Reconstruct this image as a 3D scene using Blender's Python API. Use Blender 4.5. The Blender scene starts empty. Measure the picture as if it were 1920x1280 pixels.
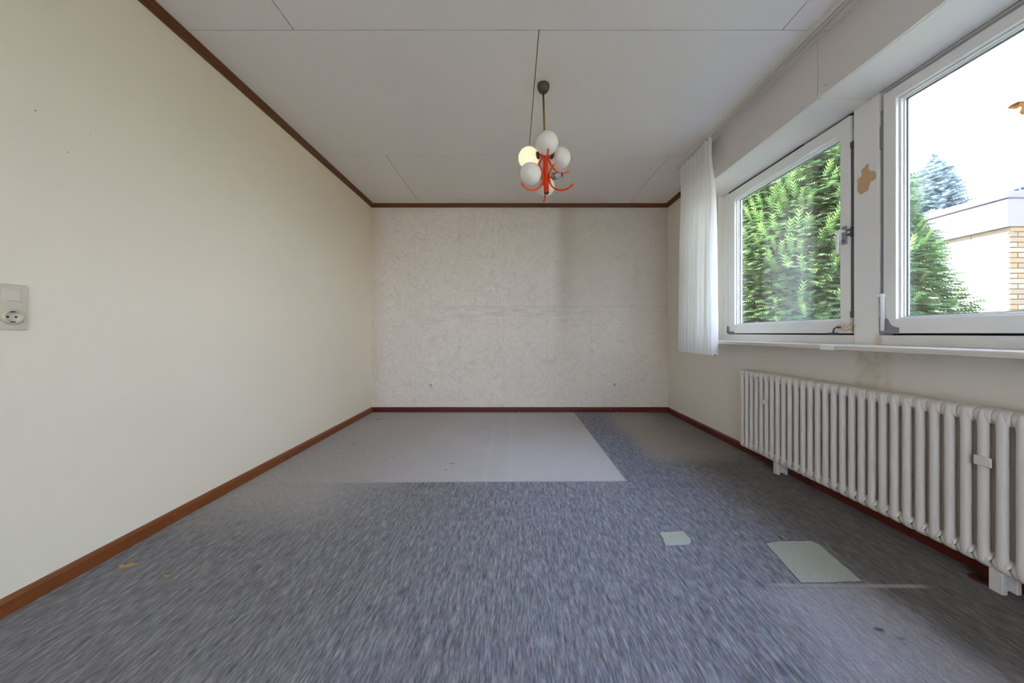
import bpy, bmesh, math, random
from mathutils import Vector, Matrix, noise as mnoise
random.seed(7)
PI = math.pi
SC = bpy.context.scene
COL = SC.collection

# ------------------------------------------------------------------ camera, sky, sun, exposure
CAM_H = 0.945
cam_d = bpy.data.cameras.new('camera')
cam = bpy.data.objects.new('camera', cam_d)
COL.objects.link(cam)
cam.location = (0, 0, CAM_H)
cam.rotation_euler = (PI / 2, 0, 0)
cam_d.sensor_width = 36.0
cam_d.lens = 650.0 * 36.0 / 1920.0
cam_d.shift_x = -3.0 / 1920.0
cam_d.shift_y = -15.0 / 1920.0
cam_d.clip_start = 0.02
cam_d.clip_end = 300
SC.camera = cam

SKY_STRENGTH = 3.4
SUN_STRENGTH = 12.0
SC.view_settings.view_transform = 'Standard'
SC.view_settings.look = 'None'
SC.view_settings.gamma = 1.0
SC.view_settings.use_curve_mapping = False
SC.view_settings.exposure = 1.74

world = bpy.data.worlds.new('sky')
SC.world = world
world.use_nodes = True
wn = world.node_tree
bg = wn.nodes['Background']
bg.inputs['Strength'].default_value = SKY_STRENGTH
tc = wn.nodes.new('ShaderNodeTexCoord')
sx = wn.nodes.new('ShaderNodeSeparateXYZ')
rp = wn.nodes.new('ShaderNodeValToRGB')
wn.links.new(tc.outputs['Generated'], sx.inputs[0])
wn.links.new(sx.outputs['Z'], rp.inputs[0])
rp.color_ramp.elements[0].position = 0.0
rp.color_ramp.elements[0].color = (0.80, 0.89, 1.0, 1)
rp.color_ramp.elements[1].position = 0.9
rp.color_ramp.elements[1].color = (0.42, 0.62, 1.0, 1)
wn.links.new(rp.outputs[0], bg.inputs['Color'])

sun_d = bpy.data.lights.new('sun', 'SUN')
sun_d.energy = SUN_STRENGTH
sun_d.angle = math.radians(1.5)
sun_d.color = (1.0, 0.94, 0.84)
sun = bpy.data.objects.new('sun', sun_d)
COL.objects.link(sun)
sun.location = (-6, 4, 12)
sun.rotation_euler = Vector((0.60, -0.22, -0.77)).to_track_quat('-Z', 'Y').to_euler()

try:
    SC.cycles.max_bounces = 14
    SC.cycles.diffuse_bounces = 8
    SC.cycles.transparent_max_bounces = 24
    SC.cycles.sample_clamp_indirect = 12.0
    SC.cycles.use_denoising = True
except Exception:
    pass

# ------------------------------------------------------------------ node helpers
class NB:
    """small helper around a material node tree"""
    def __init__(self, name):
        self.m = bpy.data.materials.new(name)
        self.m.use_nodes = True
        self.t = self.m.node_tree
        self.t.nodes.clear()
        self.out = self.t.nodes.new('ShaderNodeOutputMaterial')
    def put(self, sock, v):
        if hasattr(v, 'is_output') or isinstance(v, bpy.types.NodeSocket):
            self.t.links.new(v, sock)
        elif v is not None:
            if isinstance(v, (tuple, list)) and len(v) == 3 and sock.type == 'RGBA':
                v = (*v, 1)
            sock.default_value = v
    def node(self, typ, props=None, **ins):
        n = self.t.nodes.new(typ)
        for k, v in (props or {}).items():
            setattr(n, k, v)
        for k, v in ins.items():
            key = int(k[1:]) if k[0] == 'i' and k[1:].isdigit() else k.replace('_', ' ')
            self.put(n.inputs[key], v)
        return n
    def pos(self):
        return self.node('ShaderNodeTexCoord').outputs['Object']
    def xyz(self, v):
        n = self.node('ShaderNodeSeparateXYZ', None, i0=v)
        return n.outputs[0], n.outputs[1], n.outputs[2]
    def math(self, op, a, b=0.0, c=0.0, clamp=False):
        n = self.node('ShaderNodeMath', {'operation': op, 'use_clamp': clamp}, i0=a, i1=b)
        if op in ('MULTIPLY_ADD',):
            self.put(n.inputs[2], c)
        return n.outputs[0]
    def ss(self, x, a, b, lo=0.0, hi=1.0):
        n = self.node('ShaderNodeMapRange', {'interpolation_type': 'SMOOTHSTEP'}, i0=x, i1=a, i2=b, i3=lo, i4=hi)
        return n.outputs[0]
    def scale(self, v, s):
        return self.node('ShaderNodeMapping', None, Vector=v, Scale=s).outputs[0]
    def noise(self, v, scale, detail=3.0, rough=0.55, dist=0.0, color=False):
        n = self.node('ShaderNodeTexNoise', None, Vector=v, Scale=scale, Detail=detail, Roughness=rough, Distortion=dist)
        return n.outputs['Color' if color else 0]
    def ramp(self, f, stops):
        n = self.node('ShaderNodeValToRGB', None, i0=f)
        e = n.color_ramp.elements
        while len(e) < len(stops):
            e.new(0.5)
        for el, (p, c) in zip(e, stops):
            el.position = p
            el.color = (*c, 1) if len(c) == 3 else c
        return n.outputs[0]
    def mix(self, f, a, b, mode='MIX'):
        n = self.t.nodes.new('ShaderNodeMix')
        n.data_type = 'RGBA'
        n.blend_type = mode
        self.put(n.inputs[0], f)
        self.put(n.inputs[6], a)
        self.put(n.inputs[7], b)
        return n.outputs[2]
    def rect(self, x, y, x0, x1, y0, y1, sx0=.02, sx1=.02, sy0=.02, sy1=.02):
        a = self.math('MULTIPLY', self.ss(x, x0 - sx0, x0 + sx0), self.ss(x, x1 - sx1, x1 + sx1, 1, 0))
        b = self.math('MULTIPLY', self.ss(y, y0 - sy0, y0 + sy0), self.ss(y, y1 - sy1, y1 + sy1, 1, 0))
        return self.math('MULTIPLY', a, b)
    def bump(self, h, strength, dist=0.01):
        return self.node('ShaderNodeBump', None, Height=h, Strength=strength, Distance=dist).outputs[0]
    def bsdf(self, color, rough=0.6, metal=0.0, normal=None, spec=0.5, **extra):
        n = self.node('ShaderNodeBsdfPrincipled', None, Base_Color=color, Roughness=rough, Metallic=metal)
        n.inputs['Specular IOR Level'].default_value = spec
        if normal is not None:
            self.put(n.inputs['Normal'], normal)
        for k, v in extra.items():
            self.put(n.inputs[k.replace('_', ' ')], v)
        self.t.links.new(n.outputs[0], self.out.inputs[0])
        return n

def srgb(r, g, b):
    f = lambda c: ((c / 255 + 0.055) / 1.055) ** 2.4 if c > 10 else c / 255 / 12.92
    return (f(r), f(g), f(b))

def plain(name, color, rough=0.5, metal=0.0, var=0.06, vscale=9.0, bump=0.0, bscale=60.0, spec=0.5, **extra):
    b = NB(name)
    p = b.pos()
    n = b.noise(p, vscale, 3)
    dark = tuple(c * (1 - var) for c in color)
    lite = tuple(min(1, c * (1 + var)) for c in color)
    c = b.mix(n, dark, lite)
    nr = b.bump(b.noise(p, bscale, 2), bump, 0.002) if bump else None
    b.bsdf(c, rough, metal, nr, spec, **extra)
    return b.m

# ------------------------------------------------------------------ materials
def mat_left_wall():
    b = NB('cream_wall_paint')
    p = b.pos()
    x, y, z = b.xyz(p)
    c = b.mix(b.noise(p, 1.3, 2), srgb(234, 222, 200), srgb(239, 228, 208))
    # old filler patches, faint
    for (y0, y1, z0, z1, f) in ((2.56, 2.95, 1.42, 1.80, .35), (2.95, 3.15, 1.36, 1.74, .5), (2.2, 2.5, 1.5, 1.9, .2)):
        wob = b.math('MULTIPLY_ADD', b.noise(p, 9, 2), 0.06, y)
        c = b.mix(b.math('MULTIPLY', b.rect(wob, z, y0, y1, z0, z1, .012, .012, .012, .012), f), c, srgb(238, 229, 210))
    # specks and old nail holes
    for (py, pz, r) in ((1.240, 1.742, .0032), (2.085, 1.755, .0034), (1.40, 1.75, .0022), (1.33, 1.64, .0028), (2.36, 1.52, .0022),
                        (2.60, 1.43, .002), (2.63, 1.40, .002), (2.72, 1.60, .002), (1.31, 1.50, .0018)):
        d = b.math('SQRT', b.math('ADD', b.math('POWER', b.math('SUBTRACT', y, py), 2), b.math('POWER', b.math('SUBTRACT', z, pz), 2)))
        c = b.mix(b.ss(d, r * .5, r * 1.4, .8, 0), c, srgb(150, 132, 108))
    nr = b.bump(b.noise(p, 45, 4, .6), 0.10, 0.004)
    b.bsdf(c, 0.62, 0, nr, 0.35)
    return b.m

def mat_wallpaper():
    b = NB('feather_pattern_wallpaper')
    p = b.pos()
    x, y, z = b.xyz(p)
    warp = b.noise(p, 5.0, 2, .5, 0, True)
    v = b.node('ShaderNodeVectorMath', {'operation': 'MULTIPLY_ADD'}, i0=warp, i1=(0.24, 0.0, 0.24), i2=p).outputs[0]
    sw = b.node('ShaderNodeTexVoronoi', {'feature': 'DISTANCE_TO_EDGE'}, Vector=b.scale(v, (1, 0.01, 1)), Scale=8.5).outputs[0]
    lines = b.ss(sw, 0.0, 0.07, 1, 0)
    n2 = b.noise(b.scale(v, (1, .01, 1)), 15, 4, .65, 1.6)
    lines2 = b.math('MULTIPLY', b.ss(b.math('ABSOLUTE', b.math('SUBTRACT', n2, .5)), 0.0, .055, 1, 0), 0.8)
    pat = b.math('MAXIMUM', b.math('MULTIPLY', lines, b.ss(b.noise(p, 7, 2), .38, .62)), lines2)
    base = b.mix(b.noise(p, 1.6, 2), srgb(237, 226, 215), srgb(242, 233, 223))
    c = b.mix(b.math('MULTIPLY', pat, .36), base, srgb(186, 170, 154))
    c = b.mix(b.math('MULTIPLY', b.ss(b.noise(p, 11, 3), .5, .75), .16), c, srgb(240, 236, 231))
    # faded band edge: the right strips are a bit darker
    xe = b.math('MULTIPLY_ADD', b.noise(p, 3, 3), .09, x)
    edge = b.math('MULTIPLY', b.ss(xe, 0.50, 0.68), b.ss(z, 0.75, 1.6, .25, 1))
    c = b.mix(b.math('MULTIPLY', edge, .42), c, srgb(196, 185, 172))
    tail = b.math('MULTIPLY', b.rect(xe, z, .60, .75, 1.0, 2.5, .10, .14, .5, .05), .28)
    c = b.mix(tail, c, srgb(172, 160, 148))
    pale = b.math('MULTIPLY', b.rect(xe, z, .30, .52, .6, 2.5, .07, .03, .4, .2), .30)
    c = b.mix(pale, c, srgb(236, 231, 228))
    # darker, warmer tone towards both sides and the top
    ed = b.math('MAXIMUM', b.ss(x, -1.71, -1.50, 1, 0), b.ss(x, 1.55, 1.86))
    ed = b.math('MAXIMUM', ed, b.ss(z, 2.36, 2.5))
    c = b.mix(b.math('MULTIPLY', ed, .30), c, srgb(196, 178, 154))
    # horizontal crease above the middle
    zz = b.math('MULTIPLY_ADD', b.noise(b.scale(p, (2, 1, 1)), 2, 2), .02, z)
    crease = b.math('MULTIPLY', b.ss(b.math('ABSOLUTE', b.math('SUBTRACT', zz, 1.278)), 0.002, .008, 1, 0), b.ss(x, -1.7, -.2, .25, .75))
    c = b.mix(b.math('MULTIPLY', crease, .32), c, srgb(170, 158, 146))
    scuff = b.math('MULTIPLY', b.rect(x, zz, -1.2, .95, 1.06, 1.27, .3, .3, .05, .01), b.ss(b.noise(b.scale(p, (1, 1, 5)), 4, 4), .45, .7))
    c = b.mix(b.math('MULTIPLY', scuff, .30), c, srgb(184, 178, 172))
    # strip seams
    seam = None
    for sxp in (-1.18, -.65, -.12, .41, .94, 1.47):
        s = b.ss(b.math('ABSOLUTE', b.math('SUBTRACT', x, sxp)), .0012, .003, 1, 0)
        seam = s if seam is None else b.math('MAXIMUM', seam, s)
    c = b.mix(b.math('MULTIPLY', seam, .18), c, srgb(150, 138, 126))
    nr = b.bump(pat, 0.12, 0.002)
    b.bsdf(c, 0.72, 0, nr, 0.25)
    return b.m

def mat_carpet():
    b = NB('worn_blue_grey_carpet')
    p = b.pos()
    x, y, z = b.xyz(p)
    strk = b.noise(b.scale(p, (185, 24, 1)), 1.0, 4, .62)
    strk2 = b.noise(b.scale(p, (75, 9, 1)), 1.0, 2, .5)
    fine = b.noise(b.scale(p, (330, 150, 1)), 1.0, 2, .6)
    s = b.math('MULTIPLY_ADD', strk2, .35, b.math('MULTIPLY', strk, .65))
    blue = b.ramp(s, [(.34, srgb(77, 77, 88)), (.46, srgb(117, 116, 127)), (.55, srgb(143, 142, 152)), (.68, srgb(181, 178, 187))])
    # single coloured fibres
    hue = b.noise(b.scale(p, (45, 14, 1)), 1.0, 2, .5, 0, True)
    blue = b.mix(.16, blue, hue, 'OVERLAY')
    big = b.noise(p, 1.2, 3, .55)
    brown = b.ramp(s, [(.34, srgb(78, 74, 70)), (.5, srgb(118, 114, 110)), (.66, srgb(155, 150, 145))])
    dust = b.ramp(b.math('MULTIPLY_ADD', fine, .75, b.math('MULTIPLY', strk, .25)), [(.32, srgb(164, 158, 158)), (.5, srgb(196, 190, 191)), (.68, srgb(222, 218, 219))])
    beige = b.ramp(b.math('MULTIPLY_ADD', fine, .5, b.math('MULTIPLY', strk, .5)), [(.34, srgb(128, 119, 109)), (.5, srgb(158, 149, 139)), (.66, srgb(184, 176, 167))])
    # brown along both sides, darker on the right
    xl = b.math('MULTIPLY_ADD', b.math('SUBTRACT', big, .5), .8, x)
    left = b.math('MULTIPLY', b.ss(xl, -1.25, .40, 1, 0), .85)
    c = b.mix(left, blue, brown)
    xr = b.math('MULTIPLY_ADD', b.math('SUBTRACT', big, .5), .35, b.math('MULTIPLY_ADD', y, -.02, x))
    right = b.math('MULTIPLY', b.ss(xr, 1.12, 1.48), b.ss(y, 2.9, 2.3, 1, 1))
    c = b.mix(b.math('MULTIPLY', right, .9), c, b.mix(1.0, brown, (.62, .56, .46), 'MULTIPLY'))
    # dark blue unworn band beside the pale rectangle
    dk = b.rect(b.math('MULTIPLY_ADD', b.math('SUBTRACT', big, .5), .2, x), y, .70, 1.10, 2.1, 3.9, .03, .16, .25, .3)
    c = b.mix(b.math('MULTIPLY', dk, .45), c, b.mix(1.0, blue, (.62, .66, .74), 'MULTIPLY'))
    # beige dusty spot by the far right corner
    bg_ = b.rect(b.math('MULTIPLY_ADD', b.math('SUBTRACT', big, .5), .3, x), b.math('MULTIPLY_ADD', b.math('SUBTRACT', big, .5), .3, y), 1.08, 1.62, 2.62, 4.3, .14, .3, .16, .1)
    c = b.mix(b.math('MULTIPLY', bg_, .85), c, beige)
    # pale dusty rectangle where furniture stood
    ye = b.math('MULTIPLY_ADD', x, -.012, y)
    rc = b.rect(b.math('MULTIPLY_ADD', y, .0, x), ye, -2.2, .724, 2.212, 5, .5, .012, .012, .1)
    fade = b.ss(x, -1.7, -.6, .75, 1.0)
    dcol = b.mix(b.math('MULTIPLY', b.math('MAXIMUM', b.math('MULTIPLY', b.ss(b.math('MULTIPLY_ADD', big, 1.2, y), 3.1, 4.4), .75), b.ss(b.math('ADD', xl, b.math('MULTIPLY', y, -.2)), -1.9, -.35, 1, 0)), .7), dust, beige)
    c = b.mix(b.math('MULTIPLY', rc, fade), c, dcol)
    # two light pressure lines in it
    for lx in (-.19, -.02):
        ln = b.math('MULTIPLY', b.ss(b.math('ABSOLUTE', b.math('SUBTRACT', x, lx)), .006, .02, 1, 0), rc)
        c = b.mix(b.math('MULTIPLY', ln, .10), c, srgb(222, 219, 217))
    # dusty margin left in front of the rectangle
    lf = b.rect(xl, y, -2.6, -.85, 1.80, 2.45, .1, .30, .30, .2)
    c = b.mix(b.math('MULTIPLY', lf, .85), c, b.mix(.5, beige, dcol))
    # window-light sheen painted at the near right, topped by a bright line
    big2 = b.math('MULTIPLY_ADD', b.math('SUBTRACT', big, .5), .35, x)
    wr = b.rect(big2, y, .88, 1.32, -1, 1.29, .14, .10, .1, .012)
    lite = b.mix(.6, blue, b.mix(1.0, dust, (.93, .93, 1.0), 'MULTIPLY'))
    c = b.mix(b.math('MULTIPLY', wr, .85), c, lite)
    sheen_line = b.rect(x, b.math('MULTIPLY_ADD', x, .012, y), .97, 1.54, 1.306, 1.324, .05, .05, .006, .006)
    c = b.mix(b.math('MULTIPLY', sheen_line, .55), c, srgb(196, 186, 182))
    # dark band by the beige under the window
    # small burns and spots
    for (px, py, rx, ry, f) in ((1.167, 1.107, .022, .012, .75), (1.20, 1.075, .016, .008, .4), (-1.49, 3.82, .035, .03, .7), (-.45, 2.52, .03, .02, .35), (-.47, 2.40, .02, .02, .3), (-1.35, 2.95, .03, .02, .3)):
        d = b.math('SQRT', b.math('ADD', b.math('POWER', b.math('DIVIDE', b.math('SUBTRACT', x, px), rx), 2), b.math('POWER', b.math('DIVIDE', b.math('SUBTRACT', y, py), ry), 2)))
        d = b.math('MULTIPLY_ADD', fine, .5, d)
        c = b.mix(b.math('MULTIPLY', b.ss(d, .6, 1.3, 1, 0), f), c, srgb(58, 54, 52))
    # rusty brown specks
    sp = b.math('MULTIPLY', b.ss(b.noise(p, 16, 3, .6), .66, .78), b.ss(x, -.2, .3, .35, 0))
    c = b.mix(sp, c, srgb(132, 98, 78))
    h = b.math('ADD', strk, b.math('MULTIPLY', fine, .6))
    nr = b.bump(h, 0.45, 0.006)
    b.bsdf(c, 0.95, 0, nr, 0.12, Sheen_Weight=0.12, Sheen_Roughness=0.6)
    return b.m

def mat_wood(name, a, bb, rough=.38, axis='x'):
    b = NB(name)
    p = b.pos()
    sc = (4, 70, 70) if axis == 'x' else (70, 4, 70)
    n = b.noise(b.scale(p, sc), 1.0, 4, .6, .4)
    c = b.mix(n, a, bb)
    c = b.mix(b.ss(b.noise(p, 22, 3), .68, .74), c, srgb(166, 122, 84))
    nr = b.bump(n, .08, .002)
    b.bsdf(c, rough, 0, nr, .5)
    return b.m

def mat_glass():
    b = NB('window_glass')
    geo = b.node('ShaderNodeNewGeometry')
    dot = b.node('ShaderNodeVectorMath', {'operation': 'DOT_PRODUCT'}, i0=geo.outputs['Normal'], i1=geo.outputs['Incoming']).outputs['Value']
    k = b.math('POWER', b.math('SUBTRACT', 1.0, b.math('ABSOLUTE', dot), clamp=True), 5)
    f = b.math('MULTIPLY_ADD', k, .94, .058)
    tr = b.node('ShaderNodeBsdfTransparent', None, Color=(.970, .970, .966))
    gl = b.node('ShaderNodeBsdfGlossy', None, Color=(1, 1, 1), Roughness=.0)
    mx = b.node('ShaderNodeMixShader', None, i0=f, i1=tr.outputs[0], i2=gl.outputs[0])
    b.t.links.new(mx.outputs[0], b.out.inputs[0])
    return b.m

def mat_cloth():
    b = NB('white_curtain_cloth')
    p = b.pos()
    w = b.noise(b.scale(p, (30, 30, 1.0)), 8, 3)
    c = b.mix(w, srgb(236, 234, 228), srgb(247, 246, 243))
    df = b.node('ShaderNodeBsdfDiffuse', None, Color=c)
    tl = b.node('ShaderNodeBsdfTranslucent', None, Color=c)
    mx = b.node('ShaderNodeMixShader', None, i0=.34, i1=df.outputs[0], i2=tl.outputs[0])
    b.t.links.new(mx.outputs[0], b.out.inputs[0])
    return b.m

def mat_window_wall():
    """painted wall under the windows, with the brown damp run below the post"""
    b = NB('off_white_window_wall_paint')
    p = b.pos()
    x, y, z = b.xyz(p)
    c = b.mix(b.noise(p, 2, 2), srgb(229, 221, 208), srgb(235, 228, 217))
    yy = b.math('MULTIPLY_ADD', b.noise(b.scale(p, (1, 1, .5)), 14, 3), .10, y)
    run = b.math('MULTIPLY', b.rect(yy, z, 1.76, 1.93, .60, .90, .03, .03, .10, .01), b.ss(b.noise(p, 30, 3), .3, .7, .3, 1))
    c = b.mix(b.math('MULTIPLY', run, .42), c, srgb(176, 150, 108))
    nr = b.bump(b.noise(p, 50, 4, .6), .10, .004)
    b.bsdf(c, .62, 0, nr, .35)
    return b.m

def mat_frame_paint():
    b = NB('white_window_frame_lacquer')
    p = b.node('ShaderNodeNewGeometry').outputs['Position']
    x, y, z = b.xyz(p)
    c = b.mix(b.noise(p, 4, 2), srgb(232, 230, 224), srgb(240, 238, 234))
    # brown water stain at the lower corner beside the post
    yy = b.math('MULTIPLY_ADD', b.math('SUBTRACT', b.noise(p, 40, 3), .5), .05, y)
    st = b.math('MULTIPLY', b.rect(yy, z, 1.935, 2.03, .955, 1.005, .012, .03, .012, .02), b.ss(b.noise(p, 60, 3), .3, .6))
    c = b.mix(b.math('MULTIPLY', st, .8), c, srgb(188, 150, 104))
    st2 = b.rect(yy, z, 1.80, 1.83, .88, .94, .01, .015, .01, .02)
    c = b.mix(b.math('MULTIPLY', st2, .45), c, srgb(190, 156, 112))
    b.bsdf(c, .36, 0, b.bump(b.noise(p, 30, 3), .04, .002), .5)
    return b.m

def mat_foliage(name, dark, mid, lite, rough=.55):
    b = NB(name)
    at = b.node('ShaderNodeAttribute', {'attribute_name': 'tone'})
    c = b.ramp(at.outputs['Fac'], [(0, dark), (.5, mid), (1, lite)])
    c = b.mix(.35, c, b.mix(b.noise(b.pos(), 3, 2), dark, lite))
    df = b.node('ShaderNodeBsdfPrincipled', None, Base_Color=c, Roughness=rough)
    df.inputs['Specular IOR Level'].default_value = .3
    tl = b.node('ShaderNodeBsdfTranslucent', None, Color=c)
    mx = b.node('ShaderNodeMixShader', None, i0=.25, i1=df.outputs[0], i2=tl.outputs[0])
    b.t.links.new(mx.outputs[0], b.out.inputs[0])
    return b.m

M = {}
M['left_wall'] = mat_left_wall()
M['wallpaper'] = mat_wallpaper()
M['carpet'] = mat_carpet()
M['right_wall'] = mat_window_wall()
M['rear_wall'] = plain('off_white_rear_wall_paint', srgb(228, 224, 214), .7, bump=.08)
M['panel'] = plain('white_ceiling_board', srgb(228, 221, 215), .55, var=.012, vscale=2, bump=.05, bscale=80)
M['joint'] = plain('dark_ceiling_joint', srgb(132, 126, 120), .8)
M['box'] = plain('grey_white_shutter_box_paint', srgb(221, 214, 208), .5, var=.015, vscale=3, bump=.05, bscale=70)
M['base_y'] = mat_wood('red_brown_baseboard_wood', srgb(110, 54, 20), srgb(140, 78, 34), .36, 'y')
M['base_x'] = mat_wood('red_brown_baseboard_wood_back', srgb(82, 28, 18), srgb(104, 42, 28), .36, 'x')  # redder wood, darkened further for the shade behind the radiator
M['cornice_y'] = mat_wood('brown_ceiling_moulding_wood', srgb(84, 40, 10), srgb(116, 64, 20), .36, 'y')
M['cornice_x'] = mat_wood('brown_ceiling_moulding_wood_back', srgb(84, 40, 10), srgb(116, 64, 20), .36, 'x')
M['frame'] = mat_frame_paint()
M['sill'] = plain('white_sill_lacquer', srgb(221, 213, 201), .28, var=.02)
M['glass'] = mat_glass()
M['seal_gap'] = plain('dark_seal_and_gap_shade', srgb(40, 40, 44), .7)
M['steel'] = plain('grey_fitting_steel', srgb(142, 142, 144), .42, .25, var=.15, vscale=60)
M['dark_steel'] = plain('dark_lock_steel', srgb(88, 86, 84), .5, .25, var=.3, vscale=50)
M['plastic'] = plain('white_cap_plastic', srgb(247, 247, 248), .3, var=.01)
M['cloth'] = mat_cloth()
M['rail'] = plain('cream_rail_plastic', srgb(214, 207, 192), .45, var=.03)
M['slot'] = plain('shadowed_rail_slot', srgb(84, 78, 70), .7)
M['radiator'] = plain('off_white_radiator_enamel', srgb(221, 213, 204), .30, var=.012, spec=.5)
M['red'] = plain('orange_red_lamp_lacquer', srgb(228, 62, 2), .3, var=.03, spec=.3)
M['brass'] = plain('dull_brass', srgb(166, 140, 84), .36, .9, var=.08)
M['canopy'] = plain('dark_bronze_enamel', srgb(84, 74, 64), .22, .35, var=.05)
M['chrome'] = plain('dark_chrome', srgb(150, 146, 138), .16, 1.0, var=.05)
M['opal'] = plain('opal_white_glass', srgb(233, 227, 216), .22, var=.01, Subsurface_Weight=.3, Subsurface_Radius=(.03, .03, .03))
M['lit'] = plain('lit_opal_glass', srgb(226, 214, 190), .25, var=.01, Emission_Color=(1.0, .84, .52, 1), Emission_Strength=.23)
M['bulb'] = plain('clear_bulb_glass', srgb(196, 200, 204), .1, .35, var=.03)
M['plate'] = plain('grey_white_switch_plastic', srgb(206, 197, 176), .35, var=.01)
M['rocker'] = plain('cream_switch_rocker_plastic', srgb(216, 200, 186), .35, var=.01)
M['socket'] = plain('white_socket_plastic', srgb(244, 241, 236), .35, var=.01)
M['hole'] = plain('dark_socket_hole', srgb(52, 48, 44), .7)
M['patch'] = plain('pale_green_carpet_backing', srgb(180, 184, 172), .95, var=.28, vscale=150, bump=.5, bscale=160)
M['outer'] = plain('dark_carpet_edge', srgb(84, 84, 92), .95, var=.3, vscale=160)
M['plaster'] = plain('bare_tan_plaster', srgb(208, 170, 128), .85, var=.10, vscale=60, bump=.4, bscale=90)
M['leaf'] = plain('dry_tan_leaf', srgb(178, 134, 84), .8, var=.25, vscale=120)
M['rosette'] = plain('dark_red_brown_pipe_collar', srgb(74, 26, 22), .5)
M['paving'] = plain('pale_grey_paving', srgb(180, 181, 184), .9, var=.08, vscale=2, bump=.2, bscale=40)
M['grass'] = plain('lawn_grass', srgb(112, 112, 82), .95, var=.25, vscale=3, bump=.6, bscale=30)
M['render'] = plain('sunlit_white_house_side', srgb(238, 235, 231), .85, var=.02, vscale=2, bump=.15, bscale=70)  # blown-out sunlight on the brick side, put into a white colour
M['brick'] = plain('yellow_tan_brick', srgb(132, 112, 92), .85, var=.12, vscale=30, bump=.4, bscale=90)
M['brick_b'] = plain('orange_tan_brick', srgb(140, 114, 84), .85, var=.12, vscale=30, bump=.4, bscale=90)
M['brick_c'] = plain('pale_tan_brick', srgb(138, 124, 108), .85, var=.12, vscale=30, bump=.4, bscale=90)
M['mortar'] = plain('brown_grey_mortar', srgb(98, 86, 76), .9)
M['fascia'] = plain('lilac_grey_roof_fascia', srgb(112, 104, 120), .5, var=.02)
M['fascia_line'] = plain('violet_grey_roof_joint', srgb(62, 52, 66), .5)
M['vent'] = plain('blue_grey_vent_metal', srgb(120, 136, 166), .5, .0)
M['bark'] = plain('brown_bark', srgb(84, 66, 50), .9, bump=.6, bscale=30)
M['core'] = plain('dark_shade_core', srgb(34, 36, 26), .95, var=.4, vscale=14, bump=.8, bscale=20)
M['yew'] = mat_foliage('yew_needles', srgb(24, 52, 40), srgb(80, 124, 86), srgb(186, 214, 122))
M['spruce'] = mat_foliage('hazy_blue_spruce_needles', srgb(112, 130, 142), srgb(160, 176, 186), srgb(208, 218, 218))  # distance haze mixed into these pale needle tones
def mat_film(name, ca, cb):
    b = NB(name)
    c = b.mix(b.noise(b.pos(), 60, 2), ca, cb)
    df = b.node('ShaderNodeBsdfDiffuse', None, Color=c)
    tr = b.node('ShaderNodeBsdfTransparent', None, Color=b.mix(1.0, c, (.5, .5, .5), 'MULTIPLY'))
    mx = b.node('ShaderNodeMixShader', None, i0=.5, i1=df.outputs[0], i2=tr.outputs[0])
    b.t.links.new(mx.outputs[0], b.out.inputs[0])
    return b.m
M['butterfly_wing'] = mat_film('orange_wing_print', srgb(250, 200, 116), srgb(252, 218, 138))
M['butterfly_spot'] = mat_film('yellow_wing_print', srgb(250, 168, 120), srgb(252, 178, 130))
M['butterfly_edge'] = mat_film('dark_wing_edge_print', srgb(206, 160, 132), srgb(214, 170, 140))

def mat_brickwork():
    b = NB('tan_brickwork')
    p = b.pos()
    x, y, z = b.xyz(p)
    v = b.node('ShaderNodeCombineXYZ', None, i0=x, i1=z, i2=0.0).outputs[0]
    n = b.node('ShaderNodeTexBrick', None, Vector=v, Color1=srgb(132, 112, 92), Color2=srgb(140, 120, 98), Mortar=srgb(98, 86, 76), Scale=1.0)
    n.inputs['Mortar Size'].default_value = .006
    n.inputs['Brick Width'].default_value = .252
    n.inputs['Row Height'].default_value = .0833
    b.bsdf(n.outputs['Color'], .85, 0, b.bump(n.outputs['Fac'], -.3, .006), .3)
    return b.m
M['brickwork'] = mat_brickwork()

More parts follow.
